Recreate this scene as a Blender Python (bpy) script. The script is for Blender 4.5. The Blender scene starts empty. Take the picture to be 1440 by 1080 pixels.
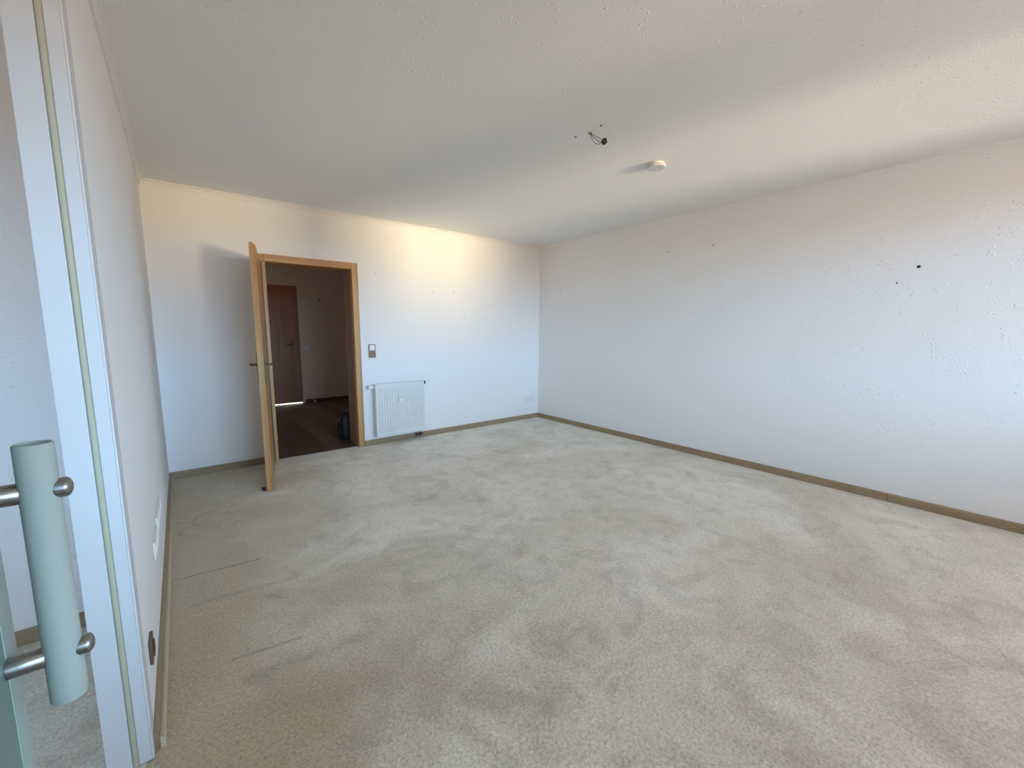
import bpy, bmesh, math, random
from mathutils import Vector, Matrix
C = bpy.context.scene.collection
SC = bpy.context.scene
rnd = random.Random(7)

# ------------------------------------------------------------------ camera
cam_d = bpy.data.cameras.new('camera'); cam = bpy.data.objects.new('camera', cam_d); C.objects.link(cam)
cam_d.sensor_fit = 'HORIZONTAL'; cam_d.sensor_width = 36.0
cam_d.lens = 36.0 * 581.319 / 1440.0
cam_d.clip_start = 0.01
_r = Vector((0.780536, -0.625106, 0.002563)); _u = Vector((0.078083, 0.101564, 0.99176)); _f = Vector((0.620215, 0.773904, -0.128084))
_m = Matrix((_r, _u, -_f)).transposed().to_4x4(); _m.translation = Vector((0.164772, -4.765560, 1.352409))
cam.matrix_world = _m
SC.camera = cam

# ------------------------------------------------------------------ light and exposure
SKY, HORIZON, GROUND, FACADE = 1.0, 1.0, 1.0, 1.0     # strengths
W, H = 4.512, 2.60            # room width and height; back wall at y = 0
YR = -6.40                    # rear wall with the windows, behind the camera
vs = SC.view_settings
vs.view_transform = 'Standard'; vs.look = 'None'; vs.gamma = 1.0; vs.use_curve_mapping = False
vs.exposure = 0.15
SC.display_settings.display_device = 'sRGB'
cy = SC.cycles
cy.use_denoising = True
cy.max_bounces = 10; cy.diffuse_bounces = 7; cy.glossy_bounces = 4; cy.transmission_bounces = 8; cy.transparent_max_bounces = 8
cy.sample_clamp_indirect = 6.0
cy.caustics_reflective = False; cy.caustics_refractive = False

world = bpy.data.worlds.new('daylight'); SC.world = world; world.use_nodes = True
nt = world.node_tree; nt.nodes.clear()
o_ = nt.nodes.new('ShaderNodeOutputWorld'); bg = nt.nodes.new('ShaderNodeBackground')
tc = nt.nodes.new('ShaderNodeTexCoord'); sx = nt.nodes.new('ShaderNodeSeparateXYZ')
mr = nt.nodes.new('ShaderNodeMapRange'); mr.inputs['From Min'].default_value = -1; mr.inputs['From Max'].default_value = 1
cr = nt.nodes.new('ShaderNodeValToRGB'); el = cr.color_ramp.elements
GRD = [c * GROUND for c in (5.2, 3.0, 1.15)]; SK = [c * SKY for c in (1.35, 2.2, 3.5)]; HZ = [c * HORIZON for c in (7.8, 12.6, 18.2)]
el[0].position = 0.0; el[0].color = (*GRD, 1)
el[1].position = 1.0; el[1].color = (*[c * .8 for c in SK], 1)
for p_, c_ in ((0.492, GRD), (0.504, HZ), (0.555, HZ), (0.70, SK)):
    e_ = el.new(p_); e_.color = (*c_, 1)
nt.links.new(tc.outputs['Generated'], sx.inputs[0]); nt.links.new(sx.outputs['Z'], mr.inputs['Value'])
nt.links.new(mr.outputs[0], cr.inputs[0]); nt.links.new(cr.outputs[0], bg.inputs['Color']); nt.links.new(bg.outputs[0], o_.inputs[0])

def area(name, loc, target, sx_, sy_, power, color, portal=False, spread=math.pi):
    d = bpy.data.lights.new(name, 'AREA'); d.shape = 'RECTANGLE'; d.size = sx_; d.size_y = sy_
    d.energy = power; d.color = color; d.spread = spread
    if portal: d.cycles.is_portal = True
    o = bpy.data.objects.new(name, d); C.objects.link(o); o.location = loc
    o.rotation_euler = (Vector(target) - Vector(loc)).to_track_quat('-Z', 'Y').to_euler()
    return o
# openings in the rear wall: x0, x1, z0, z1
WINDOWS = [(3.38, 4.46, 0.92, 2.30), (0.30, 2.75, 0.80, 2.30), (-2.40, -1.10, 0.92, 2.20)]
for (x0, x1, z0, z1) in WINDOWS:
    area('window_portal', ((x0+x1)/2, YR-0.12, (z0+z1)/2), ((x0+x1)/2, 0, (z0+z1)/2), x1-x0, z1-z0, 1, (1, 1, 1), portal=True)
# unseen fill lamp added at the left end of the hall to brighten it
area('hall_fill_lamp', (-0.80, 2.1, 1.35), (3.0, 2.4, 1.0), 0.9, 1.9, 4.4, (1.0, 0.93, 0.86))
# unseen warm area lamp standing in for a sunlit house front opposite
area('facade_lamp', (5.62, -16.0, 0.34), (3.95, -6.4, 1.6), 1.7, 1.4, 31*FACADE, (1.0, 0.80, 0.50), spread=math.radians(22))

# ------------------------------------------------------------------ helpers
def tag(o, label=None, cat=None, group=None, kind=None):
    if label: o['label'] = label
    if cat: o['category'] = cat
    if group: o['group'] = group
    if kind: o['kind'] = kind
    return o
def empty(name, loc=(0, 0, 0), parent=None, rz=0):
    o = bpy.data.objects.new(name, None); C.objects.link(o); o.location = loc; o.rotation_euler[2] = rz
    o.empty_display_size = 0.05
    if parent: o.parent = parent
    return o
def obj(name, bm, mat, parent=None, loc=(0, 0, 0), smooth=False, bevel=0.0):
    me = bpy.data.meshes.new(name)
    bmesh.ops.recalc_face_normals(bm, faces=bm.faces)
    bm.to_mesh(me); bm.free()
    me.materials.append(mat)
    if smooth: me.shade_smooth()
    o = bpy.data.objects.new(name, me); C.objects.link(o); o.location = loc
    if parent: o.parent = parent
    if bevel:
        b = o.modifiers.new('bevel', 'BEVEL'); b.width = bevel; b.segments = 2; b.limit_method = 'ANGLE'; b.angle_limit = math.radians(40)
    if smooth:
        e = o.modifiers.new('split', 'EDGE_SPLIT'); e.split_angle = math.radians(40)
    return o
def box(bm, x0, x1, y0, y1, z0, z1):
    v = [bm.verts.new(p) for p in ((x0,y0,z0),(x1,y0,z0),(x1,y1,z0),(x0,y1,z0),(x0,y0,z1),(x1,y0,z1),(x1,y1,z1),(x0,y1,z1))]
    for f in ((3,2,1,0),(4,5,6,7),(0,1,5,4),(1,2,6,5),(2,3,7,6),(3,0,4,7)): bm.faces.new([v[i] for i in f])
    return v
def bx(*a):
    bm = bmesh.new(); box(bm, *a); return bm
def prism(pts, axis, a, b):
    """extrude a closed 2-D outline; axis 0: pts are (y,z), 1: (x,z), 2: (x,y)"""
    bm = bmesh.new()
    def P(q, t): return (t, q[0], q[1]) if axis == 0 else (q[0], t, q[1]) if axis == 1 else (q[0], q[1], t)
    lo = [bm.verts.new(P(q, a)) for q in pts]; hi = [bm.verts.new(P(q, b)) for q in pts]
    bm.faces.new(lo); bm.faces.new(hi[::-1]); n = len(pts)
    for i in range(n): bm.faces.new((lo[i], lo[(i+1) % n], hi[(i+1) % n], hi[i]))
    return bm
def tube(bm, path, rad, n=10, closed_ends=True):
    path = [Vector(p) for p in path]; rings = []
    up = None
    for i, p in enumerate(path):
        t = (path[min(i+1, len(path)-1)] - path[max(i-1, 0)]).normalized()
        if up is None:
            up = t.orthogonal().normalized()
        up = (up - t * up.dot(t)).normalized(); w = t.cross(up)
        r = rad[i] if isinstance(rad, (list, tuple)) else rad
        rings.append([bm.verts.new(p + (up*math.cos(2*math.pi*k/n) + w*math.sin(2*math.pi*k/n))*r) for k in range(n)])
    for a, b in zip(rings, rings[1:]):
        for k in range(n): bm.faces.new((a[k], a[(k+1) % n], b[(k+1) % n], b[k]))
    if closed_ends: bm.faces.new(rings[0][::-1]); bm.faces.new(rings[-1])
    return bm
def lathe(profile, origin, axis, n=32):
    """profile: (radius, distance along the axis)"""
    ax = Vector(axis).normalized(); u = ax.orthogonal().normalized(); w = ax.cross(u); o = Vector(origin)
    bm = bmesh.new(); rings = []
    for r, t in profile:
        c = o + ax*t
        if r < 1e-6: rings.append([bm.verts.new(c)])
        else: rings.append([bm.verts.new(c + (u*math.cos(2*math.pi*k/n) + w*math.sin(2*math.pi*k/n))*r) for k in range(n)])
    for a, b in zip(rings, rings[1:]):
        for k in range(n):
            q = [a[k % len(a)], a[(k+1) % len(a)], b[(k+1) % len(b)], b[k % len(b)]]
            f = []
            for v in q:
                if v not in f: f.append(v)
            if len(f) > 2: bm.faces.new(f)
    if len(rings[0]) > 1: bm.faces.new(rings[0][::-1])
    if len(rings[-1]) > 1: bm.faces.new(rings[-1])
    return bm

# ------------------------------------------------------------------ materials
def mat(name, color, rough=0.6, metal=0.0, spec=0.5):
    m = bpy.data.materials.new(name); m.use_nodes = True
    b = m.node_tree.nodes['Principled BSDF']
    b.inputs['Base Color'].default_value = (*color, 1); b.inputs['Roughness'].default_value = rough
    b.inputs['Metallic'].default_value = metal; b.inputs['Specular IOR Level'].default_value = spec
    return m, m.node_tree, b
def N(t, kind, **kw):
    n = t.nodes.new(kind)
    for k, v in kw.items():
        if k in n.inputs: n.inputs[k].default_value = v
        else: setattr(n, k, v)
    return n
def coords(t, scale=(1, 1, 1)):
    tcn = N(t, 'ShaderNodeTexCoord'); mp = N(t, 'ShaderNodeMapping'); mp.inputs['Scale'].default_value = scale
    t.links.new(tcn.outputs['Object'], mp.inputs[0]); return mp.outputs[0]
def mixc(t, fac, a, b, mode='MIX'):
    m = t.nodes.new('ShaderNodeMix'); m.data_type = 'RGBA'; m.blend_type = mode
    for s, v in ((0, fac), (6, a), (7, b)):
        if isinstance(v, (int, float)): m.inputs[s].default_value = v
        elif isinstance(v, tuple): m.inputs[s].default_value = (*v, 1) if len(v) == 3 else v
        else: t.links.new(v, m.inputs[s])
    return m.outputs[2]
def math_(t, op, a, b=None, c=None, clamp=False):
    m = t.nodes.new('ShaderNodeMath'); m.operation = op; m.use_clamp = clamp
    for i, v in enumerate((a, b, c)):
        if v is None: continue
        if isinstance(v, (int, float)): m.inputs[i].default_value = v
        else: t.links.new(v, m.inputs[i])
    return m.outputs[0]
def ramp(t, fac, stops):
    r = t.nodes.new('ShaderNodeValToRGB'); e = r.color_ramp.elements
    while len(e) < len(stops): e.new(0.5)
    for i, (p, c) in enumerate(stops):
        e[i].position = p; e[i].color = (c, c, c, 1) if isinstance(c, (int, float)) else (*c, 1)
    t.links.new(fac, r.inputs[0]); return r.outputs[0]
def bump(t, b, height, strength=0.3, dist=0.002):
    n = N(t, 'ShaderNodeBump', Strength=strength, Distance=dist); t.links.new(height, n.inputs['Height']); t.links.new(n.outputs[0], b.inputs['Normal'])

def woodchip(name, color):                      # painted wood-chip wallpaper
    m, t, b = mat(name, color, 0.85, spec=0.25)
    v = coords(t)
    n1 = N(t, 'ShaderNodeTexNoise', Scale=120.0, Detail=3.0, Roughness=0.6); t.links.new(v, n1.inputs['Vector'])
    n2 = N(t, 'ShaderNodeTexVoronoi', Scale=34.0, Randomness=1.0); t.links.new(v, n2.inputs['Vector'])
    chip = ramp(t, n2.outputs['Distance'], [(0.0, 1.0), (0.16, 0.5), (0.30, 0.0)])
    n3 = N(t, 'ShaderNodeTexNoise', Scale=9.0, Detail=2.0); t.links.new(v, n3.inputs['Vector'])
    sel = ramp(t, n3.outputs[0], [(0.42, 0.0), (0.60, 1.0)])
    hgt = math_(t, 'ADD', math_(t, 'MULTIPLY', chip, sel), math_(t, 'MULTIPLY', n1.outputs[0], 0.8))
    bump(t, b, hgt, 0.85, 0.0048)
    return m
M = {}
M['wall'] = woodchip('white_woodchip_wall', (0.86, 0.86, 0.855))
M['hall_wall'] = woodchip('warm_beige_hall_wall', (0.80, 0.63, 0.50))
M['ceiling'] = woodchip('white_woodchip_ceiling', (0.845, 0.855, 0.85))

def paint(name, color, rough=0.45):
    m, t, b = mat(name, color, rough)
    n = N(t, 'ShaderNodeTexNoise', Scale=60.0, Detail=2.0); t.links.new(coords(t), n.inputs['Vector'])
    bump(t, b, n.outputs[0], 0.06, 0.001)
    return m
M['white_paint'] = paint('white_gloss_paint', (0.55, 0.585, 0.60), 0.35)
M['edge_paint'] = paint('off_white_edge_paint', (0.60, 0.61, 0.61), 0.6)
M['cornice'] = paint('white_cornice_paint', (0.82, 0.815, 0.80), 0.6)
M['radiator'] = paint('white_radiator_enamel', (0.72, 0.73, 0.71), 0.35)
M['plastic'] = paint('white_plastic', (0.80, 0.80, 0.78), 0.35)
M['grey_plastic'] = paint('greyish_white_plastic', (0.62, 0.61, 0.65), 0.4)
M['cream_plastic'] = paint('cream_plastic', (0.70, 0.67, 0.58), 0.4)
M['brown_plastic'] = paint('brown_plastic', (0.15, 0.085, 0.05), 0.45)
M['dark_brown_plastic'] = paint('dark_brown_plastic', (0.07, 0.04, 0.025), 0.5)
M['bronze_plastic'] = paint('bronze_switch_plastic', (0.26, 0.15, 0.085), 0.4)
M['black_plastic'] = paint('black_plastic', (0.012, 0.012, 0.012), 0.5)
M['dark_hole'] = paint('drill_hole_dark', (0.03, 0.025, 0.02), 0.9)
M['rubber'] = paint('yellowed_rubber_seal', (0.42, 0.42, 0.31), 0.6)
M['grey_metal'] = mat('grey_steel', (0.45, 0.45, 0.45), 0.35, 1.0)[0]
M['brass'] = mat('dull_brass', (0.30, 0.25, 0.14), 0.45, 1.0)[0]
M['bronze'] = mat('dark_bronze', (0.16, 0.115, 0.07), 0.35, 1.0)[0]
M['grey_wire'] = paint('grey_wire_sheath', (0.16, 0.15, 0.11), 0.5)
M['bag'] = paint('dark_blue_black_nylon', (0.008, 0.011, 0.016), 0.6)
M['sleeve'] = M['white_paint']

def brushed(name):
    m, t, b = mat(name, (0.33, 0.325, 0.30), 0.30, 1.0)
    n = N(t, 'ShaderNodeTexNoise', Scale=900.0, Detail=1.0); t.links.new(coords(t, (0.03, 1, 1)), n.inputs['Vector'])
    rr = ramp(t, n.outputs[0], [(0.3, 0.24), (0.7, 0.42)]); t.links.new(rr, b.inputs['Roughness'])
    return m
M['steel'] = brushed('brushed_nickel')

def oak(name, a, b_, axis_scale, rough=0.42):
    m, t, b = mat(name, a, rough)
    v = coords(t, axis_scale)
    n1 = N(t, 'ShaderNodeTexNoise', Scale=22.0, Detail=6.0, Roughness=0.6, Distortion=0.6); t.links.new(v, n1.inputs['Vector'])
    n2 = N(t, 'ShaderNodeTexNoise', Scale=4.0, Detail=3.0, Distortion=1.2); t.links.new(v, n2.inputs['Vector'])
    f = math_(t, 'ADD', math_(t, 'MULTIPLY', n1.outputs[0], 0.65), math_(t, 'MULTIPLY', n2.outputs[0], 0.45))
    c = mixc(t, ramp(t, f, [(0.38, 0.0), (0.72, 1.0)]), a, b_)
    t.links.new(c, b.inputs['Base Color']); bump(t, b, n1.outputs[0], 0.12, 0.0008)
    return m
M['oak_v'] = oak('oak_veneer_upright', (0.60, 0.34, 0.135), (0.36, 0.185, 0.065), (1, 1, 0.05))
M['oak_h'] = oak('oak_veneer_level', (0.60, 0.34, 0.135), (0.36, 0.185, 0.065), (0.05, 1, 1))
M['lining'] = oak('mauve_brown_lining', (0.36, 0.23, 0.165), (0.27, 0.165, 0.115), (1, 1, 0.05))  # darker, browner tone than the oak, used for the right lining only
M['hall_door'] = oak('red_brown_veneer', (0.42, 0.17, 0.075), (0.30, 0.11, 0.05), (1, 1, 0.05))
M['skirt_x'] = oak('light_brown_skirting', (0.36, 0.27, 0.165), (0.26, 0.185, 0.105), (0.06, 1, 1), 0.55)
M['skirt_y'] = oak('light_brown_skirting_long', (0.36, 0.27, 0.165), (0.26, 0.185, 0.105), (1, 0.06, 1), 0.55)
M['skirt_strip'] = paint('pale_skirting_strip', (0.52, 0.46, 0.34), 0.6)
M['hall_skirt'] = oak('dark_skirting', (0.12, 0.075, 0.05), (0.07, 0.04, 0.025), (0.06, 1, 1), 0.5)
PL = [oak('dark_laminate_%s' % w, a, b_, (1, 0.06, 1), 0.38) for w, a, b_ in
      (('umber', (0.155, 0.090, 0.062), (0.085, 0.050, 0.035)), ('walnut', (0.205, 0.125, 0.090), (0.120, 0.072, 0.052)), ('cocoa', (0.125, 0.074, 0.052), (0.075, 0.045, 0.032)))]

def frosted(name, tint, trans, rough, sss=0.0):
    m, t, b = mat(name, tint, rough)
    b.inputs['Transmission Weight'].default_value = trans; b.inputs['IOR'].default_value = 1.45
    tl = N(t, 'ShaderNodeBsdfTranslucent'); tl.inputs['Color'].default_value = (*tint, 1)
    mx = N(t, 'ShaderNodeMixShader'); mx.inputs[0].default_value = sss
    out = t.nodes['Material Output']
    t.links.new(b.outputs[0], mx.inputs[1]); t.links.new(tl.outputs[0], mx.inputs[2]); t.links.new(mx.outputs[0], out.inputs[0])
    n = N(t, 'ShaderNodeTexNoise', Scale=400.0, Detail=2.0); t.links.new(coords(t), n.inputs['Vector'])
    bump(t, b, n.outputs[0], 0.05, 0.0005)
    return m
M['acrylic'] = frosted('frosted_acrylic', (0.46, 0.505, 0.455), 0.27, 0.93, 0.05)
M['satin_glass'] = frosted('satin_glass', (0.70, 0.80, 0.76), 0.60, 0.55, 0.30)
M['green_glass'] = frosted('green_tinted_glass', (0.46, 0.66, 0.62), 0.50, 0.35, 0.25)
M['glass_rim'] = frosted('pale_green_glass_rim', (0.62, 0.88, 0.82), 0.3, 0.25, 0.3)

# carpet: worn beige cut pile
def N2(t, v, scale):
    n = N(t, 'ShaderNodeTexNoise', Scale=scale, Detail=3.0); t.links.new(v, n.inputs['Vector']); return n.outputs[0]
def carpet(name):
    m, t, b = mat(name, (0.5, 0.45, 0.37), 0.95, spec=0.1)
    b.inputs['Sheen Weight'].default_value = 0.5; b.inputs['Sheen Roughness'].default_value = 0.45; b.inputs['Sheen Tint'].default_value = (1.0, 0.97, 0.92, 1)
    v = coords(t)
    sp = N(t, 'ShaderNodeSeparateXYZ'); t.links.new(v, sp.inputs[0]); X, Y = sp.outputs[0], sp.outputs[1]
    big = N(t, 'ShaderNodeTexNoise', Scale=1.1, Detail=4.0, Roughness=0.55, Distortion=0.8); t.links.new(v, big.inputs['Vector'])
    mid = N(t, 'ShaderNodeTexNoise', Scale=5.0, Detail=4.0, Roughness=0.6, Distortion=1.0); t.links.new(v, mid.inputs['Vector'])
    fine = N(t, 'ShaderNodeTexNoise', Scale=130.0, Detail=3.0, Roughness=0.65); t.links.new(v, fine.inputs['Vector'])
    knots = N(t, 'ShaderNodeTexNoise', Scale=78.0, Detail=2.5, Roughness=0.6, Distortion=0.15); t.links.new(v, knots.inputs['Vector'])
    base = mixc(t, ramp(t, big.outputs[0], [(0.36, 0.0), (0.62, 1.0)]), (0.665, 0.61, 0.49), (0.87, 0.83, 0.725))
    base = mixc(t, math_(t, 'MULTIPLY', ramp(t, mid.outputs[0], [(0.50, 0.0), (0.72, 1.0)]), 0.35), base, (0.34, 0.29, 0.215))
    # dirt along the left wall where furniture stood
    d1 = math_(t, 'ADD', X, math_(t, 'MULTIPLY', math_(t, 'SUBTRACT', big.outputs[0], 0.5), 1.3))
    dirt = math_(t, 'SUBTRACT', 1.0, math_(t, 'DIVIDE', math_(t, 'SUBTRACT', d1, 0.36), 0.70, clamp=True), clamp=True)
    dirt = math_(t, 'MULTIPLY', dirt, math_(t, 'GREATER_THAN', X, -0.02))
    base = mixc(t, math_(t, 'MULTIPLY', dirt, 0.86), base, (0.48, 0.385, 0.225))
    # walked-on grey patches further in
    pk = N(t, 'ShaderNodeTexNoise', Scale=2.3, Detail=5.0, Roughness=0.65, Distortion=1.6); t.links.new(v, pk.inputs['Vector'])
    base = mixc(t, math_(t, 'MULTIPLY', ramp(t, pk.outputs[0], [(0.52, 0.0), (0.66, 1.0)]), 0.30), base, (0.36, 0.315, 0.245))
    # furniture dents, drawn as dark lines and arcs pressed into the pile
    wob = math_(t, 'MULTIPLY', math_(t, 'SUBTRACT', big.outputs[0], 0.5), 0.10)
    def seg(x0, y0, x1, y1, w):
        L = math.hypot(x1-x0, y1-y0); ux, uy = (x1-x0)/L, (y1-y0)/L
        dx = math_(t, 'SUBTRACT', X, x0); dy = math_(t, 'ADD', math_(t, 'SUBTRACT', Y, y0), wob)
        al = math_(t, 'ADD', math_(t, 'MULTIPLY', dx, ux), math_(t, 'MULTIPLY', dy, uy))
        pe = math_(t, 'ABSOLUTE', math_(t, 'SUBTRACT', math_(t, 'MULTIPLY', dy, ux), math_(t, 'MULTIPLY', dx, uy)))
        on = math_(t, 'MULTIPLY', math_(t, 'GREATER_THAN', al, 0.0), math_(t, 'LESS_THAN', al, L))
        return math_(t, 'MULTIPLY', on, math_(t, 'SUBTRACT', 1.0, math_(t, 'DIVIDE', pe, w, clamp=True), clamp=True))
    def arc(cx, cy_, r, w, ylow):
        dx = math_(t, 'SUBTRACT', X, cx); dy = math_(t, 'ADD', math_(t, 'SUBTRACT', Y, cy_), wob)
        d = math_(t, 'SQRT', math_(t, 'ADD', math_(t, 'MULTIPLY', dx, dx), math_(t, 'MULTIPLY', dy, dy)))
        e = math_(t, 'ABSOLUTE', math_(t, 'SUBTRACT', d, r))
        on = math_(t, 'LESS_THAN', dx, ylow)
        return math_(t, 'MULTIPLY', on, math_(t, 'SUBTRACT', 1.0, math_(t, 'DIVIDE', e, w, clamp=True), clamp=True))
    lines = [(seg(.045, -1.975, .44, -2.03, .009), 1.0), (seg(.23, -2.83, .49, -2.865, .013), .5), (seg(.10, -2.30, .62, -2.36, .03), .3),
             (arc(.30, -1.20, .16, .014, .0), .6), (arc(.47, -1.12, .13, .013, -.02), .55), (arc(.16, -1.35, .09, .012, .01), .65),
             (seg(.30, -1.55, .36, -1.62, .025), .45), (seg(.42, -2.45, .47, -2.52, .025), .4), (seg(.33, -1.45, .40, -1.36, .02), .35),
             (seg(.25, -2.98, .75, -3.04, .05), .28), (seg(.62, -1.95, .70, -2.05, .03), .3), (seg(.52, -2.20, .58, -2.34, .03), .3)]
    brk = ramp(t, N2(t, v, 14.0), [(0.36, 0.35), (0.58, 1.0)])
    for s, k in lines: base = mixc(t, math_(t, 'MULTIPLY', math_(t, 'MULTIPLY', s, brk), k), base, (0.115, 0.095, 0.06))
    spk = N(t, 'ShaderNodeTexVoronoi', Scale=2.6); t.links.new(v, spk.inputs['Vector'])
    base = mixc(t, ramp(t, spk.outputs['Distance'], [(0.0, 0.6), (0.022, 0.0)]), base, (0.09, 0.06, 0.035))
    pile = math_(t, 'ADD', math_(t, 'MULTIPLY', fine.outputs[0], 0.6), math_(t, 'MULTIPLY', knots.outputs[0], 0.7))
    base = mixc(t, 1.0, base, ramp(t, pile, [(0.44, 0.66), (0.62, 0.95), (0.82, 1.20)]), 'MULTIPLY')
    t.links.new(base, b.inputs['Base Color'])
    hgt = math_(t, 'ADD', pile, math_(t, 'MULTIPLY', mid.outputs[0], 1.5))
    bump(t, b, hgt, 0.8, 0.010)
    return m
M['carpet'] = carpet('worn_beige_carpet')

# ------------------------------------------------------------------ room shell
def struct(name, bm, m, label=None, parent=None):
    o = obj(name, bm, m, parent); o['kind'] = 'structure'
    if label: o['label'] = label
    return o
XA, YA = -2.6, -2.17            # neighbouring room behind the glass door
HX0, HX1, HY1 = -0.9, 3.6, 3.62  # hall behind the back wall
TB = 0.33                       # thickness of the back wall
DX0, DX1, DZ = 0.872, 1.715, 2.03   # door opening
bm = bmesh.new(); box(bm, XA-.2, W+.2, YR-.25, 0.0, -0.10, 0.0); box(bm, DX0-.05, DX1+.02, 0.0, 0.05, -.10, 0.0)
struct('floor', bm, M['carpet'], 'worn beige carpet with brown stains along the left wall')
struct('ceiling', bx(XA-.2, W+.2, YR-.25, 0.02, H, H+.12), M['ceiling'], 'white woodchip ceiling')
bm = bmesh.new()
box(bm, XA-.2, DX0-.02, 0.0, TB, -.1, H+.12); box(bm, DX1+.02, W+.2, 0.0, TB, -.1, H+.12); box(bm, DX0-.02, DX1+.02, 0.0, TB, DZ+.02, H+.12)
wall_back = struct('wall_back', bm, M['wall'], 'white back wall with the wooden door and radiator')
wall_right = struct('wall_right', bx(W, W+.2, YR-.25, 0.0, -.1, H+.12), M['wall'], 'bare white woodchip wall on the right')
YJ = -3.164                     # end of the left wall: white door frame
bm = bmesh.new()
box(bm, -.104, 0.0, YJ+.07, 0.0, -.1, H+.12); box(bm, -.104, 0.0, YR, YJ+.07, 2.32, H+.12); box(bm, -.104, 0.0, YR, -5.02, -.1, 2.32)
wall_left = struct('wall_left', bm, M['wall'], 'white left wall ending at the glazed doorway')
bm = bmesh.new()                # rear wall, pierced by the windows
xs = sorted(WINDOWS)
cur = XA-.2
for (x0, x1, z0, z1) in xs:
    box(bm, cur, x0, YR-.25, YR, -.1, H+.12); box(bm, x0, x1, YR-.25, YR, -.1, z0); box(bm, x0, x1, YR-.25, YR, z1, H+.12); cur = x1
box(bm, cur, W+.2, YR-.25, YR, -.1, H+.12)
struct('wall_rear', bm, M['wall'], 'white window wall behind the viewer')
struct('wall_neighbour', bx(XA-.2, -.104, YA, YA+.15, -.1, H+.12), M['wall'], 'white wall of the next room seen past the glass door')
struct('wall_side', bx(XA-.2, XA, YR-.25, YA, -.1, H+.12), M['wall'], 'far side wall of the next room')

# balcony outside: solid parapet
struct('floor_balcony', bx(XA-.2, W+.2, YR-1.85, YR-.25, -.12, -.02), M['cornice'], 'balcony slab outside the windows')
struct('ceiling_sky_blocker', bx(XA-.2, W+.2, YR-1.85, YR-.25, 2.62, 2.80), M['cornice'], 'unseen slab added over the balcony to block the high sky')  # overhang added out of view to keep high sky light off the near floor
struct('wall_parapet', bx(XA-.2, W+.2, YR-1.85, YR-1.75, -.02, 0.95), M['cornice'], 'solid balcony parapet')

# ------------------------------------------------------------------ skirting
def skirt_profile(t=0.014, h=0.066):
    return [(0, 0), (t+.012, 0), (t+.012, .016), (t+.009, .022), (t, .024), (t, h-.010), (t-.004, h-.002), (t-.008, h), (0, h)]
def skirting(name, label, axis, const, sign, spans, m):
    root = empty(name); root['kind'] = 'structure'; root['label'] = label
    for a, b in spans:
        base = [(0, 0), (.014, 0), (.014, .056), (.010, .064), (.006, .066), (0, .066)]
        pts = [(const + sign*d, z) for d, z in base]
        obj('board', prism(pts, axis, a, b), m, root)
        st = [(.014, .0), (.026, 0), (.026, .018), (.022, .026), (.017, .028), (.014, .028)]
        obj('strip', prism([(const + sign*d, z) for d, z in st], axis, a, b), m, root)
    return root
skirting('baseboard_back', 'light brown wooden skirting along the back wall', 1, 0, 0, [], M['skirt_x']) if 0 else None
def skirt_x(name, label, spans, y, m, h=.066, strip=None):      # runs along x, wall face at y, room towards -y
    root = empty(name); root['kind'] = 'structure'; root['label'] = label
    for a, b in spans:
        obj('board', prism([(y, 0), (y-.015, 0), (y-.015, h-.010), (y-.010, h-.002), (y-.006, h), (y, h)], 0, a, b), m, root)
    return root
def skirt_y(name, label, spans, x, s, m, h=.066, strip=None):   # runs along y, wall face at x, room towards s
    root = empty(name); root['kind'] = 'structure'; root['label'] = label
    for a, b in spans:
        obj('board', prism([(x, 0), (x+s*.015, 0), (x+s*.015, h-.010), (x+s*.010, h-.002), (x+s*.006, h), (x, h)], 1, a, b), m, root)
        if strip: tag(obj('carpet_strip', prism([(x+s*.0155, 0), (x+s*.028, 0), (x+s*.028, h*.45), (x+s*.023, h*.6), (x+s*.0155, h*.6)], 1, a, b), strip, root), 'pale strip along the foot of the skirting')
    return root
skirt_x('baseboard_back', 'light brown skirting along the back wall', [(0.0, 0.823), (1.775, 3.05), (3.054, W)], 0.0, M['skirt_x'])
skirt_y('baseboard_right', 'light brown skirting along the right wall with two butt joints', [(-3.934, -0.016), (-4.172, -3.938), (YR, -4.176)], W, -1, M['skirt_y'])
skirt_y('baseboard_left', 'light brown skirting with a pale strip along the left wall', [(-3.128, -1.60), (-1.597, -0.016)], 0.0, 1, M['skirt_y'], strip=M['skirt_strip'])
skirt_x('baseboard_neighbour', 'brown skirting in the next room', [(XA, -.104)], YA, M['skirt_x'])

# cornice: stepped white moulding on the back and left walls
CO = [(0, 0), (0, -.038), (.010, -.038), (.012, -.035), (.012, -.025), (.007, -.022), (.007, -.018), (.015, -.015), (.019, -.009), (.028, -.007), (.030, -.004), (.030, 0)]
o = struct('trim_1', prism([(-d, H+z) for d, z in CO], 0, 0.0, W), M['cornice'], 'white stepped cornice along the back wall')
o = struct('trim_2', prism([(d, H+z) for d, z in CO], 1, YJ+.07, 0.0), M['cornice'], 'white stepped cornice along the left wall')
o = struct('trim_3', bx(-.0, .02, YR, YJ+.07, H-.036, H), M['cornice'], 'cornice above the glazed doorway')

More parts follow.
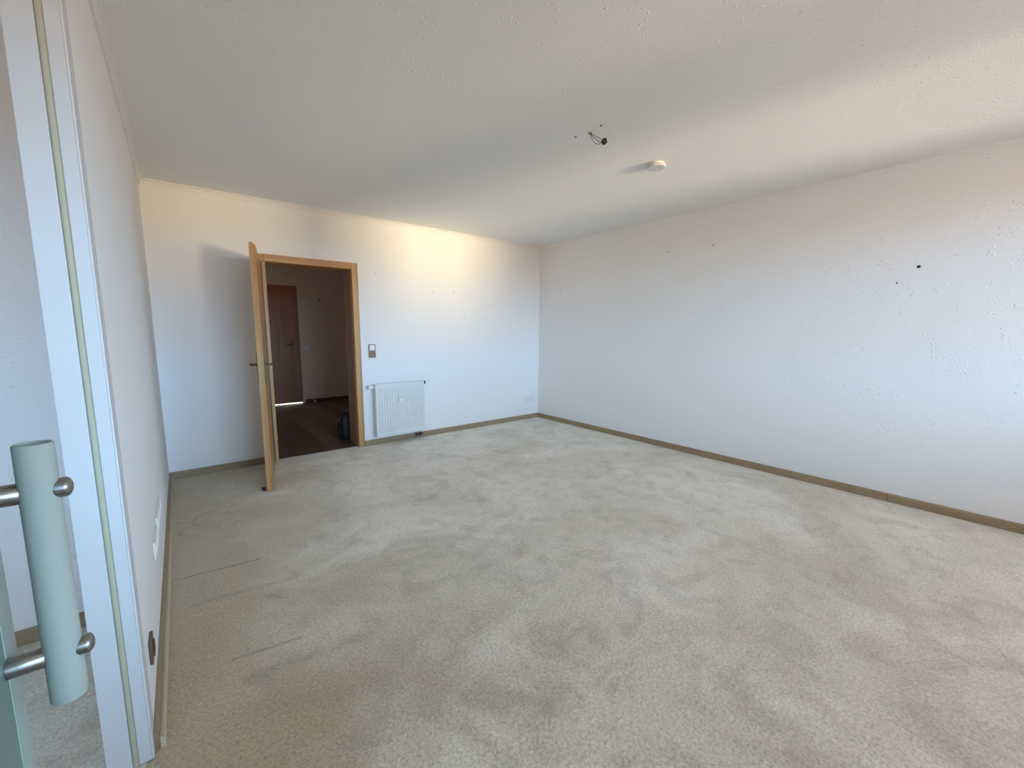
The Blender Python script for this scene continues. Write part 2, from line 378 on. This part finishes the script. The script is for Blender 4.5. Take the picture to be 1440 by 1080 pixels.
# drill holes left in walls and ceiling
def hole(parent, p, axis, r=.006):
    n = Vector(axis)
    obj('drill_hole', lathe([(0, .0012), (r*.55, .0012), (r*.62, .0022), (r, .0012), (r*1.15, 0.0), (r*1.1, -.004)], p, axis, 10), M['dark_hole'], parent)
for y, z, r in ((-4.187, 1.833, .010), (-2.632, 2.224, .006), (-2.132, 2.232, .006), (-.450, 1.933, .0055), (-.199, 1.931, .005), (-1.697, 2.194, .004), (-.9, 2.192, .0045), (-4.075, 1.723, .005)):
    hole(wall_right, (W, y, z), (-1, 0, 0), r)
for x, z, r in ((2.707, 1.837, .0045), (3.006, 1.842, .006), (3.165, 1.539, .0045), (3.429, 1.516, .004), (3.648, 1.722, .0045), (3.60, 1.70, .004), (3.888, 1.737, .0045), (1.978, 2.001, .0035)):
    hole(wall_back, (x, 0, z), (0, -1, 0), r)

# ------------------------------------------------------------------ room door, open towards the viewer
door = empty('door_1', (0, 0, 0)); door['kind'] = 'structure'; door['label'] = 'oak veneer room door standing open, edge towards the viewer'
fr = empty('door_frame', (0, 0, 0), door)
CW = .072
def casing(x0, x1, z0, z1, m): return obj('casing', bx(x0, x1, -.016, 0.004, z0, z1), m, fr, bevel=.005)
casing(DX1-.012, DX1-.012+CW-.003, 0.0, DZ+.058, M['oak_v'])
casing(DX0-.072, DX0-.008, 0.0, DZ+.058, M['oak_v'])
casing(DX0-.0079, DX1-.0121, DZ-.012, DZ+.058, M['oak_h'])
obj('lining', bx(DX1, DX1+.0195, .0041, TB+.012, 0, DZ), M['lining'], fr)
obj('lining', bx(DX0-.0195, DX0, .0041, TB+.012, 0, DZ), M['oak_v'], fr)
obj('lining', bx(DX0-.0195, DX1+.0195, .0041, TB+.012, DZ, DZ+.0195), M['oak_h'], fr)
tag(obj('dark_strip', bx(DX0-.048, DX0-.023, -.0195, -.0158, .01, DZ-.012), M['dark_brown_plastic'], fr), 'dark brown strip beside the open leaf')  # thin dark brown strip laid on the front of the left casing
obj('stop', bx(DX1-.012, DX1, .032, .055, 0, DZ), M['oak_v'], fr)
obj('stop', bx(DX0, DX0+.012, .032, .055, 0, DZ), M['oak_v'], fr)
obj('stop', bx(DX0+.012, DX1-.012, .032, .055, DZ-.012, DZ), M['oak_h'], fr)
obj('threshold', bx(DX0, DX1, .045, .062, -.01, .006), M['grey_metal'], fr)

# leaf in its own frame: hinge edge at u = 0, leading edge at u = LW; v > 0 is the face towards the left wall
LW, LH = 0.8665, 2.005
hinge = Vector((0.812, -0.045, 0.0)); lead = Vector((0.6635, -0.8985, 0.0))
ang = math.atan2(lead.y - hinge.y, lead.x - hinge.x)
leaf = empty('door_leaf', hinge, door, ang)
# u along the leaf, v = left of u; walking from the hinge to the viewer, left is +x, so the wall-side face is v < 0
T2 = .0215
obj('leaf_panel', prism([(0, -T2), (LW-.0, -T2), (LW-.0, T2-.014), (LW-.013, T2-.014), (LW-.013, T2), (0, T2)], 2, .012, .012+LH), M['oak_v'], leaf, bevel=.0015)
# overlap lip at the head of the leaf
obj('leaf_lip', bx(0, LW, -T2, T2-.014, .012+LH, .012+LH+.014), M['oak_v'], leaf)
obj('lock_plate', bx(LW-.013, LW-.0118, -.002+.0, T2-.002, .92, 1.165), M['brass'], leaf)
obj('lock_latch', prism([(LW-.012, .003), (LW-.003, .003), (LW-.010, .015), (LW-.012, .015)], 2, 1.055, 1.085), M['brass'], leaf)
for s in (-1, 1):
    side = T2*s
    hp = obj('handle_plate', bx(LW-.078, LW-.042, min(side, side+s*.007), max(side, side+s*.007), .912, 1.172), M['bronze'], leaf, bevel=.002)
    bm = bmesh.new()
    u0 = LW-.060
    tube(bm, [(u0, side+s*.006, 1.072), (u0, side+s*.030, 1.072), (u0, side+s*.045, 1.072), (u0-.006, side+s*.052, 1.072), (u0-.020, side+s*.055, 1.072), (u0-.075, side+s*.055, 1.070), (u0-.115, side+s*.053, 1.066)],
         [.0095, .0085, .009, .0095, .0095, .0085, .0075], 14)
    hd = obj('lever_handle', bm, M['bronze'], leaf, smooth=True)
for z in (.25, 1.78):
    obj('hinge', lathe([(0, 0), (.008, 0), (.008, .09), (0, .09)], (0.0, T2+.004, z), (0, 0, 1), 12), M['bronze'], leaf)

# ------------------------------------------------------------------ glazed doorway in the left wall: white frame with rubber seal
fr2 = empty('trim_4', (0, YJ, 0)); fr2['kind'] = 'structure'; fr2['label'] = 'white painted door frame with a yellowed rubber seal, beside the left wall'
obj('frame_post', bx(-.106, -.0495, 0, .07, .004, 2.32), M['white_paint'], fr2, bevel=.002)
obj('frame_rebate', bx(-.0345, -.0042, .002, .07, .004, 2.32), M['white_paint'], fr2, bevel=.0015)
obj('frame_groove', bx(-.0495, -.0345, .010, .07, .004, 2.32), M['white_paint'], fr2)
obj('casing_edge', bx(-.0038, .0006, .004, .082, .004, 2.32), M['edge_paint'], fr2)
bm = bmesh.new(); tube(bm, [(-.042, .005, .006), (-.042, .005, 1.2), (-.042, .005, 2.31)], .0075, 12)
tag(obj('rubber_seal', bm, M['rubber'], fr2, smooth=True), 'yellowed rubber seal')
obj('frame_head', bx(-.106, -.005, -1.84, 0, 2.26, 2.32), M['white_paint'], fr2)

# glass door leaf with a bar handle
PX = -.0249                      # room face of the pane
YH = -4.0456                     # handle
gl = empty('door_2', (PX, YH, 0)); gl['kind'] = 'structure'; gl['label'] = 'frosted glass door leaf with a bar handle at the left edge of view'
YE = .052                        # free edge beyond the handle
obj('glass_pane', bx(-.010, -.003, -.95, YE, .012, 2.25), M['satin_glass'], gl, bevel=.001)
obj('glass_overlay', bx(-.003, .0, -.95, -.001, .012, 2.25), M['green_glass'], gl)
obj('glass_rim', bx(-.003, .0006, -.001, .001, .012, 2.25), M['glass_rim'], gl)
bar_c = .0210 - PX; BR = .0172
pull = obj('pull_handle', lathe([(BR*.80, .012), (BR*.80, .0), (BR*.86, -.0015), (BR-.0012, -.0015), (BR, 0.0003), (BR, .30), (BR, .326), (BR-.0015, .3285), (0, .3285)], (bar_c, 0, 1.2185), (0, 0, -1), 40), M['acrylic'], gl, smooth=True)
tag(pull, 'frosted acrylic bar handle')
for z in (1.162, .9525):
    c1 = bar_c - BR + .003; c2 = bar_c + BR
    obj('standoff', lathe([(0, 0.0003), (.0126, .0003), (.0126, c1-.0015), (.0112, c1+.0005), (.0045, c1+.0005), (.0045, bar_c+BR-.002), (0, bar_c+BR-.002)], (0, 0, z), (1, 0, 0), 28), M['steel'], pull, smooth=True).parent = pull
    prof = [(.0, -.006), (.0120, -.006), (.0120, .0045)] + [(.0120*math.cos(a), .0045+.0066*math.sin(a)) for a in (math.radians(q) for q in (12, 26, 40, 54, 68, 80))] + [(0, .0111)]
    obj('end_cap', lathe(prof, (c2, 0, z), (1, 0, 0), 28), M['steel'], pull, smooth=True)

# ------------------------------------------------------------------ radiator
RX0, RX1, RZ0, RZ1 = 1.884, 2.505, .098, .733
rad = empty('radiator', ((RX0+RX1)/2, -.001, 0)); tag(rad, 'white ribbed panel radiator on the back wall right of the door', 'radiator')
rx = (RX1-RX0)/2; yf = -.098
def radiator_panel():
    bm = bmesh.new(); nrib = 18
    prof = [(-rx, yf+.006), (-rx+.004, yf), (-rx+.020, yf)]
    pitch = (2*rx-.050)/nrib
    for k in range(nrib):
        a = -rx+.025+k*pitch
        prof += [(a+pitch*.10, yf), (a+pitch*.26, yf+.007), (a+pitch*.52, yf+.007), (a+pitch*.70, yf)]
    prof += [(rx-.020, yf), (rx-.004, yf), (rx, yf+.006)]
    zs = [RZ0, RZ0+.004, RZ0+.040, RZ0+.065, RZ1-.070, RZ1-.040, RZ1-.004, RZ1]
    rows = []
    for i, z in enumerate(zs):
        flat = 0 if i in (3, 4) else 1
        row = []
        for x, y in prof:
            yy = yf if (flat and y > yf and abs(x) < rx-.002) else y
            if i in (0, 7): yy = yf+.006
            row.append(bm.verts.new((x, yy, z)))
        rows.append(row)
    for a, b in zip(rows, rows[1:]):
        for k in range(len(prof)-1): bm.faces.new((a[k], a[k+1], b[k+1], b[k]))
    back = [bm.verts.new((x, yf+.018, z)) for x in (-rx, rx) for z in (RZ0, RZ1)]
    n = len(prof)-1
    bm.faces.new([back[0], *[r[0] for r in rows], back[1]]); bm.faces.new([back[2], back[3], *[r[n] for r in rows[::-1]]])
    bm.faces.new([back[1], *rows[-1], back[3]]); bm.faces.new([back[0], back[2], *rows[0][::-1]]); bm.faces.new([back[0], back[1], back[3], back[2]])
    return bm
obj('front_panel', radiator_panel(), M['radiator'], rad)
obj('rear_panel', bx(-rx+.004, rx-.004, -.046, -.030, RZ0+.006, RZ1-.006), M['radiator'], rad, bevel=.004)
bm = bmesh.new()
for k in range(40):
    x = -rx+.03 + k*(2*rx-.06)/39; box(bm, x-.0006, x+.0006, yf+.018, -.046, RZ0+.05, RZ1-.05)
tag(obj('convector_fins', bm, M['radiator'], rad), kind='stuff')
for s in (-1, 1):
    obj('side_cover', bx(s*rx-.002 if s > 0 else -rx+.0005, rx-.0005 if s > 0 else -rx+.002, yf+.018, -.034, RZ0+.02, RZ1-.004), M['radiator'], rad)
bm = bmesh.new()
for k in range(24):
    x = -rx+.02 + k*(2*rx-.04)/23; box(bm, x-.004, x+.004, yf+.019, -.032, RZ1-.006, RZ1-.003)
box(bm, -rx+.004, rx-.004, yf+.018, yf+.024, RZ1-.007, RZ1-.002); box(bm, -rx+.004, rx-.004, -.036, -.030, RZ1-.007, RZ1-.002)
obj('top_grille', bm, M['radiator'], rad)
for x in (-rx+.09, rx-.09): obj('wall_bracket', bx(x-.015, x+.015, -.031, 0, RZ0+.08, RZ1-.08), M['radiator'], rad)
hm = obj('heat_meter', bx(-.036, .010, yf-.024, yf-.0005, .500, .588), M['plastic'], rad, bevel=.006)
tag(hm, 'white heat meter clipped to the ribs')
obj('meter_display', bx(-.022, -.002, yf-.0248, yf-.0235, .555, .570), M['grey_metal'], hm)
bm = lathe([(0, 0), (.013, 0), (.013, .012), (.024, .014), (.024, .060), (.017, .066), (0, .066)], (-rx-.003, -.060, RZ1-.035), (-1, 0, 0), 20)
tag(obj('thermostat_head', bm, M['plastic'], rad, smooth=True), 'white thermostat head at the upper left')
bm = lathe([(0, 0), (.021, 0), (.021, .020), (0, .020)], (rx+.002, -.066, RZ1-.024), (1, 0, 0), 16)
v1 = obj('bleed_valve', bm, M['black_plastic'], rad, smooth=True); tag(v1, 'black collar at the upper right corner')
obj('valve_pin', lathe([(0, 0), (.008, 0), (.008, .022), (.005, .026), (0, .026)], (rx+.021, -.066, RZ1-.024), (1, 0, 0), 12), M['plastic'], v1, smooth=True)
for x in (rx-.085, rx-.040):
    c = obj('pipe_connection', lathe([(0, 0), (.010, 0), (.010, .016), (.017, .018), (.017, .042), (.013, .046), (.013, .058), (0, .058)], (x, -.060, RZ0-.002), (0, 0, -1), 16), M['grey_metal'], rad, smooth=True)
    bm = bmesh.new(); tube(bm, [(x, -.060, .040), (x, -.050, .034), (x, -.020, .032), (x, -.0155, .032)], .008, 10)
    obj('pipe', bm, M['grey_metal'], rad, smooth=True)
obj('valve_block', bx(rx-.100, rx-.025, -.080, -.040, .050, .075), M['black_plastic'], rad, bevel=.004)

# ------------------------------------------------------------------ electrical fittings
def plate(name, label, cat, cx, cz, w, h, m, axis='y', group=None, at=0.0):
    r = empty(name, (cx, at, cz) if axis == 'y' else (at, cx, cz)); tag(r, label, cat, group)
    if axis == 'x': r.rotation_euler[2] = math.pi/2      # local -y looks towards +x
    obj('cover_plate', bx(-w/2, w/2, -.010, 0, -h/2, h/2), m, r, bevel=.004)
    return r
sw = plate('switch_and_socket', 'bronze coloured switch above a socket in one upright plate between the door and the radiator', 'light switch', 1.900, 1.113, .084, .155, M['bronze_plastic'])
tag(obj('rocker', prism([(-.0105, -.030), (-.0155, -.030), (-.0125, .030), (-.0105, .030)], 0, -.028, .028), M['plastic'], sw, loc=(0, 0, .038)), 'white rocker')
def socket(parent, x, z, m, dark):
    bm = lathe([(.030, -.001), (.030, .003), (.0265, .0035), (.0205, -.0005), (.019, -.006), (0, -.006)], (x, -.010, z), (0, -1, 0), 24)
    s = obj('socket_insert', bm, m, parent, smooth=True)
    for dx in (-.0095, .0095):
        obj('pin_hole', lathe([(0, .0), (.003, .0), (.003, .0012), (0, .0012)], (x+dx, -.0045, z), (0, -1, 0), 10), dark, s)
    obj('screw', lathe([(0, 0), (.0022, 0), (.0022, .001), (0, .001)], (x, -.0045, z), (0, -1, 0), 8), M['grey_metal'], s)
    for dz in (-.0185, .0185): obj('earth_clip', bx(x-.003, x+.003, -.0125, -.0045, z+dz-.001, z+dz+.001), M['grey_metal'], s)
    return s
socket(sw, 0, -.036, M['bronze_plastic'], M['dark_hole'])
ds = plate('wall_socket', 'white double socket low on the back wall near the right corner', 'socket', 4.330, .306, .152, .082, M['plastic'])
for x in (-.036, .036): socket(ds, x, 0, M['plastic'], M['dark_hole'])
def socket_row(n, cy, cz, label):
    r = plate('wall_socket', label, 'socket', cy, cz, .071*n+.010, .082, M['plastic'], 'x')
    for k in range(n): socket(r, (k-(n-1)/2)*.071, 0, M['plastic'], M['dark_hole'])
    return r
socket_row(5, -1.935, .376, 'long row of five white sockets low on the left wall')
socket_row(3, -2.300, .366, 'shorter row of three white sockets on the left wall, nearer the doorway')
bs = plate('wall_socket', 'single brown socket low on the left wall beside the white door frame', 'socket', -2.945, .245, .082, .082, M['brown_plastic'], 'x')
socket(bs, 0, 0, M['dark_brown_plastic'], M['dark_hole'])

# ------------------------------------------------------------------ ceiling
sd = empty('smoke_detector', (3.068, -2.868, H)); tag(sd, 'round white smoke detector on the ceiling', 'smoke detector')
obj('base_ring', lathe([(0, 0), (.058, 0), (.060, .003), (.060, .010), (0, .010)], (0, 0, 0), (0, 0, -1), 40), M['plastic'], sd, smooth=True)
obj('vent_ring', lathe([(0, .0102), (.064, .0102), (.064, .013), (0, .013)], (0, 0, 0), (0, 0, -1), 40), M['cream_plastic'], sd, smooth=True)
obj('cap', lathe([(0, .0132), (.069, .0132), (.071, .0150), (.071, .0245), (.063, .0330), (0, .0330)], (0, 0, 0), (0, 0, -1), 48), M['grey_plastic'], sd, smooth=True)
obj('test_button', lathe([(0, .0328), (.011, .0328), (.011, .0342), (.009, .0346), (0, .0346)], (.02, .01, 0), (0, 0, -1), 20), M['plastic'], sd, smooth=True)
PLUG = Vector((2.300, -3.003, 2.508)); W0 = Vector((2.308, -2.880, H))
cab = empty('ceiling_cable', W0); tag(cab, 'thin loose lamp wires with a black terminal hanging from the ceiling', 'cable')
rel = PLUG - W0
obj('cable_outlet', lathe([(0, 0), (.012, 0), (.011, .003), (.007, .006), (0, .006)], (0, 0, 0), (0, 0, -1), 14), M['grey_wire'], cab)
for k, (off, mm) in enumerate((((.030, .010, .020), 'grey_wire'), ((-.012, .000, -.028), 'grey_wire'), ((.006, -.004, -.010), 'bronze'))):
    pts = []
    for i in range(13):
        q = i/12; b_ = math.sin(math.pi*q)
        pts.append(Vector((0, 0, -.003)).lerp(rel, q) + Vector(off)*b_ + Vector((0, 0, -.012*math.sin(math.pi*q)))) 
    bm = bmesh.new(); tube(bm, pts, .0019, 8)
    obj('wire', bm, M[mm], cab, smooth=True)
bm = bmesh.new(); box(bm, -.014, .014, -.011, .011, -.013, .013)
for dx in (-.007, .007): box(bm, dx-.004, dx+.004, -.007, .007, -.019, -.013)
tb = obj('terminal_block', bm, M['black_plastic'], cab, loc=rel, bevel=.002); tb.rotation_euler = (.5, .6, .4)
for x, y in ((2.285, -2.985), (2.277, -2.785)): 
    bmh = lathe([(0, .0012), (.0045, .0012), (.006, .002), (.0075, 0.0), (.007, -.003)], (x, y, H), (0, 0, -1), 10)
    obj('drill_hole', bmh, M['dark_hole'], bpy.data.objects['ceiling'])

# ------------------------------------------------------------------ door wedge behind the open leaf
wd = obj('door_stop', prism([(-.035, 0), (.035, 0), (.035, .012), (-.035, .030)], 0, -.011, .011), M['black_plastic'], None, loc=(.628, -.800, 0), bevel=.003)
tag(wd, 'small black rubber door stop on the carpet under the open door leaf', 'door stop')

# ------------------------------------------------------------------ hall beyond the door
hf = struct('floor_hall', bx(HX0, HX1, 0.055, HY1, -.10, -.009), M['hall_skirt'], 'dark brown laminate floor of the hall')
PWD = .193
k = 0; x = HX0+.01
while x < HX1-.02:
    y = .064 if k == 0 else .064
    first = True
    while y < HY1-.03:
        L = (rnd.uniform(.4, 1.2) if first else 1.28); first = False
        y2 = min(y+L, HY1-.003)
        obj('plank', bx(x+.0008, min(x+PWD, HX1)-.0008, y+.0008, y2-.0008, -.009, 0.0), PL[rnd.randrange(3)], hf)
        y = y2
    x += PWD; k += 1
struct('ceiling_hall', bx(HX0-.1, HX1+.1, TB, HY1+.1, H, H+.12), M['ceiling'], 'hall ceiling')
HDX0, HDX1, HDZ = 1.00, 1.885, 2.135
bm = bmesh.new()
box(bm, HX0-.1, HDX0-.005, HY1, HY1+.15, -.1, H+.12); box(bm, HDX1+.005, HX1+.1, HY1, HY1+.15, -.1, H+.12); box(bm, HDX0-.005, HDX1+.005, HY1, HY1+.15, HDZ+.005, H+.12)
wh = struct('wall_hall', bm, M['hall_wall'], 'hall wall with the reddish brown door')
struct('wall_hall_left', bx(HX0-.1, HX0, TB, HY1, -.1, H+.12), M['hall_wall'], 'left end of the hall')
struct('wall_hall_right', bx(HX1, HX1+.1, TB, HY1, -.1, H+.12), M['hall_wall'], 'right end of the hall')
skirt_x('baseboard_hall', 'dark skirting in the hall', [(HX0, HDX0-.04), (HDX1+.045, HX1)], HY1, M['hall_skirt'])
d3 = empty('door_3', (HDX1, HY1, 0)); d3['kind'] = 'structure'; d3['label'] = 'closed reddish brown door at the far side of the hall'
lf = obj('door_leaf', bx(HDX0-HDX1, -.002, .002, .042, .022, HDZ+.012), M['hall_door'], d3)
obj('handle_plate', bx(-.135, -.097, -.006, .0018, .925, 1.165), M['bronze'], d3, bevel=.002)
bm = bmesh.new(); tube(bm, [(-.116, -.004, 1.095), (-.116, -.045, 1.095), (-.124, -.053, 1.095), (-.145, -.056, 1.095), (-.225, -.053, 1.090)], [.009, .009, .009, .009, .0075], 12)
obj('lever_handle', bm, M['bronze'], d3, smooth=True)
for x in (HDX0-HDX1-.0, -.002): obj('frame_bead', bx(x-.001, x+.006, -.003, .012, .0, HDZ+.004), M['hall_skirt'], d3)
hs = plate('light_switch', 'small white light switch beside the hall door', 'light switch', 1.995, 1.03, .082, .082, M['plastic'], at=HY1)
obj('rocker', prism([(-.0105, -.028), (-.015, -.028), (-.0115, .028), (-.0105, .028)], 0, -.028, .028), M['plastic'], hs)
hk = lathe([(0, 0), (.016, 0), (.016, .005), (.006, .008), (.006, .030), (.011, .034), (.011, .040), (0, .042)], (2.262, HY1, 1.905), (0, -1, 0), 16)
tag(obj('wall_hook', hk, M['bronze'], None, smooth=True), 'small coat hook on the hall wall seen through the doorway', 'hook')
hk = lathe([(0, 0), (.014, 0), (.015, .02), (.013, .04), (0, .042)], (2.080, HY1-.045, 0), (0, 0, 1), 16)
tag(obj('floor_stop', hk, M['plastic'], None, smooth=True), 'tiny white door buffer on the hall floor against the skirting', 'door stop')
# bright room behind the hall door: its lamp shows through the gap under the leaf
struct('floor_back_room', bx(HDX0-.6, HDX1+.6, HY1, HY1+1.2, -.1, .001), M['white_paint'], 'pale floor under the hall door')
bm = bmesh.new()
box(bm, HDX0-.7, HDX0-.6, HY1+.15, HY1+1.3, 0, H); box(bm, HDX1+.6, HDX1+.7, HY1+.15, HY1+1.3, 0, H); box(bm, HDX0-.7, HDX1+.7, HY1+1.2, HY1+1.3, 0, H); box(bm, HDX0-.7, HDX1+.7, HY1+.15, HY1+1.3, H, H+.1)
struct('wall_back_room', bm, M['wall'], 'room behind the hall door')
area('back_room_lamp', ((HDX0+HDX1)/2, HY1+.75, 1.6), ((HDX0+HDX1)/2, HY1+.30, 0), .5, .5, 60, (.95, .97, 1))

# dark bag standing on the hall floor behind the right side of the frame
bag = empty('bag', (1.765, .52, 0)); tag(bag, 'dark blue black upright bag on the hall floor, half hidden by the door frame', 'bag')
bm = bmesh.new()
rows = [(0.0, .110, .075), (.02, .118, .082), (.15, .114, .080), (.26, .106, .070), (.310, .092, .052), (.325, .07, .03)]
rings = []
for z, a, b_ in rows:
    rings.append([bm.verts.new((a*(abs(math.cos(t_))**.45)*(1 if math.cos(t_) >= 0 else -1), b_*(abs(math.sin(t_))**.45)*(1 if math.sin(t_) >= 0 else -1), z)) for t_ in [2*math.pi*i/24 for i in range(24)]])
for a, b_ in zip(rings, rings[1:]):
    for i in range(24): bm.faces.new((a[i], a[(i+1) % 24], b_[(i+1) % 24], b_[i]))
bm.faces.new(rings[0][::-1]); bm.faces.new(rings[-1])
obj('body', bm, M['bag'], bag, smooth=True)
bm = bmesh.new(); tube(bm, [(-.07, 0, .31), (-.075, 0, .36), (-.045, 0, .395), (.045, 0, .395), (.075, 0, .36), (.07, 0, .31)], .007, 8)
obj('carry_handle', bm, M['bag'], bag, smooth=True)
obj('side_pocket', bx(-.132, -.116, -.05, .05, .05, .20), M['bag'], bag, bevel=.006)
obj('zip_pull', bx(-.124, -.119, -.006, .006, .235, .262), M['grey_metal'], bag)
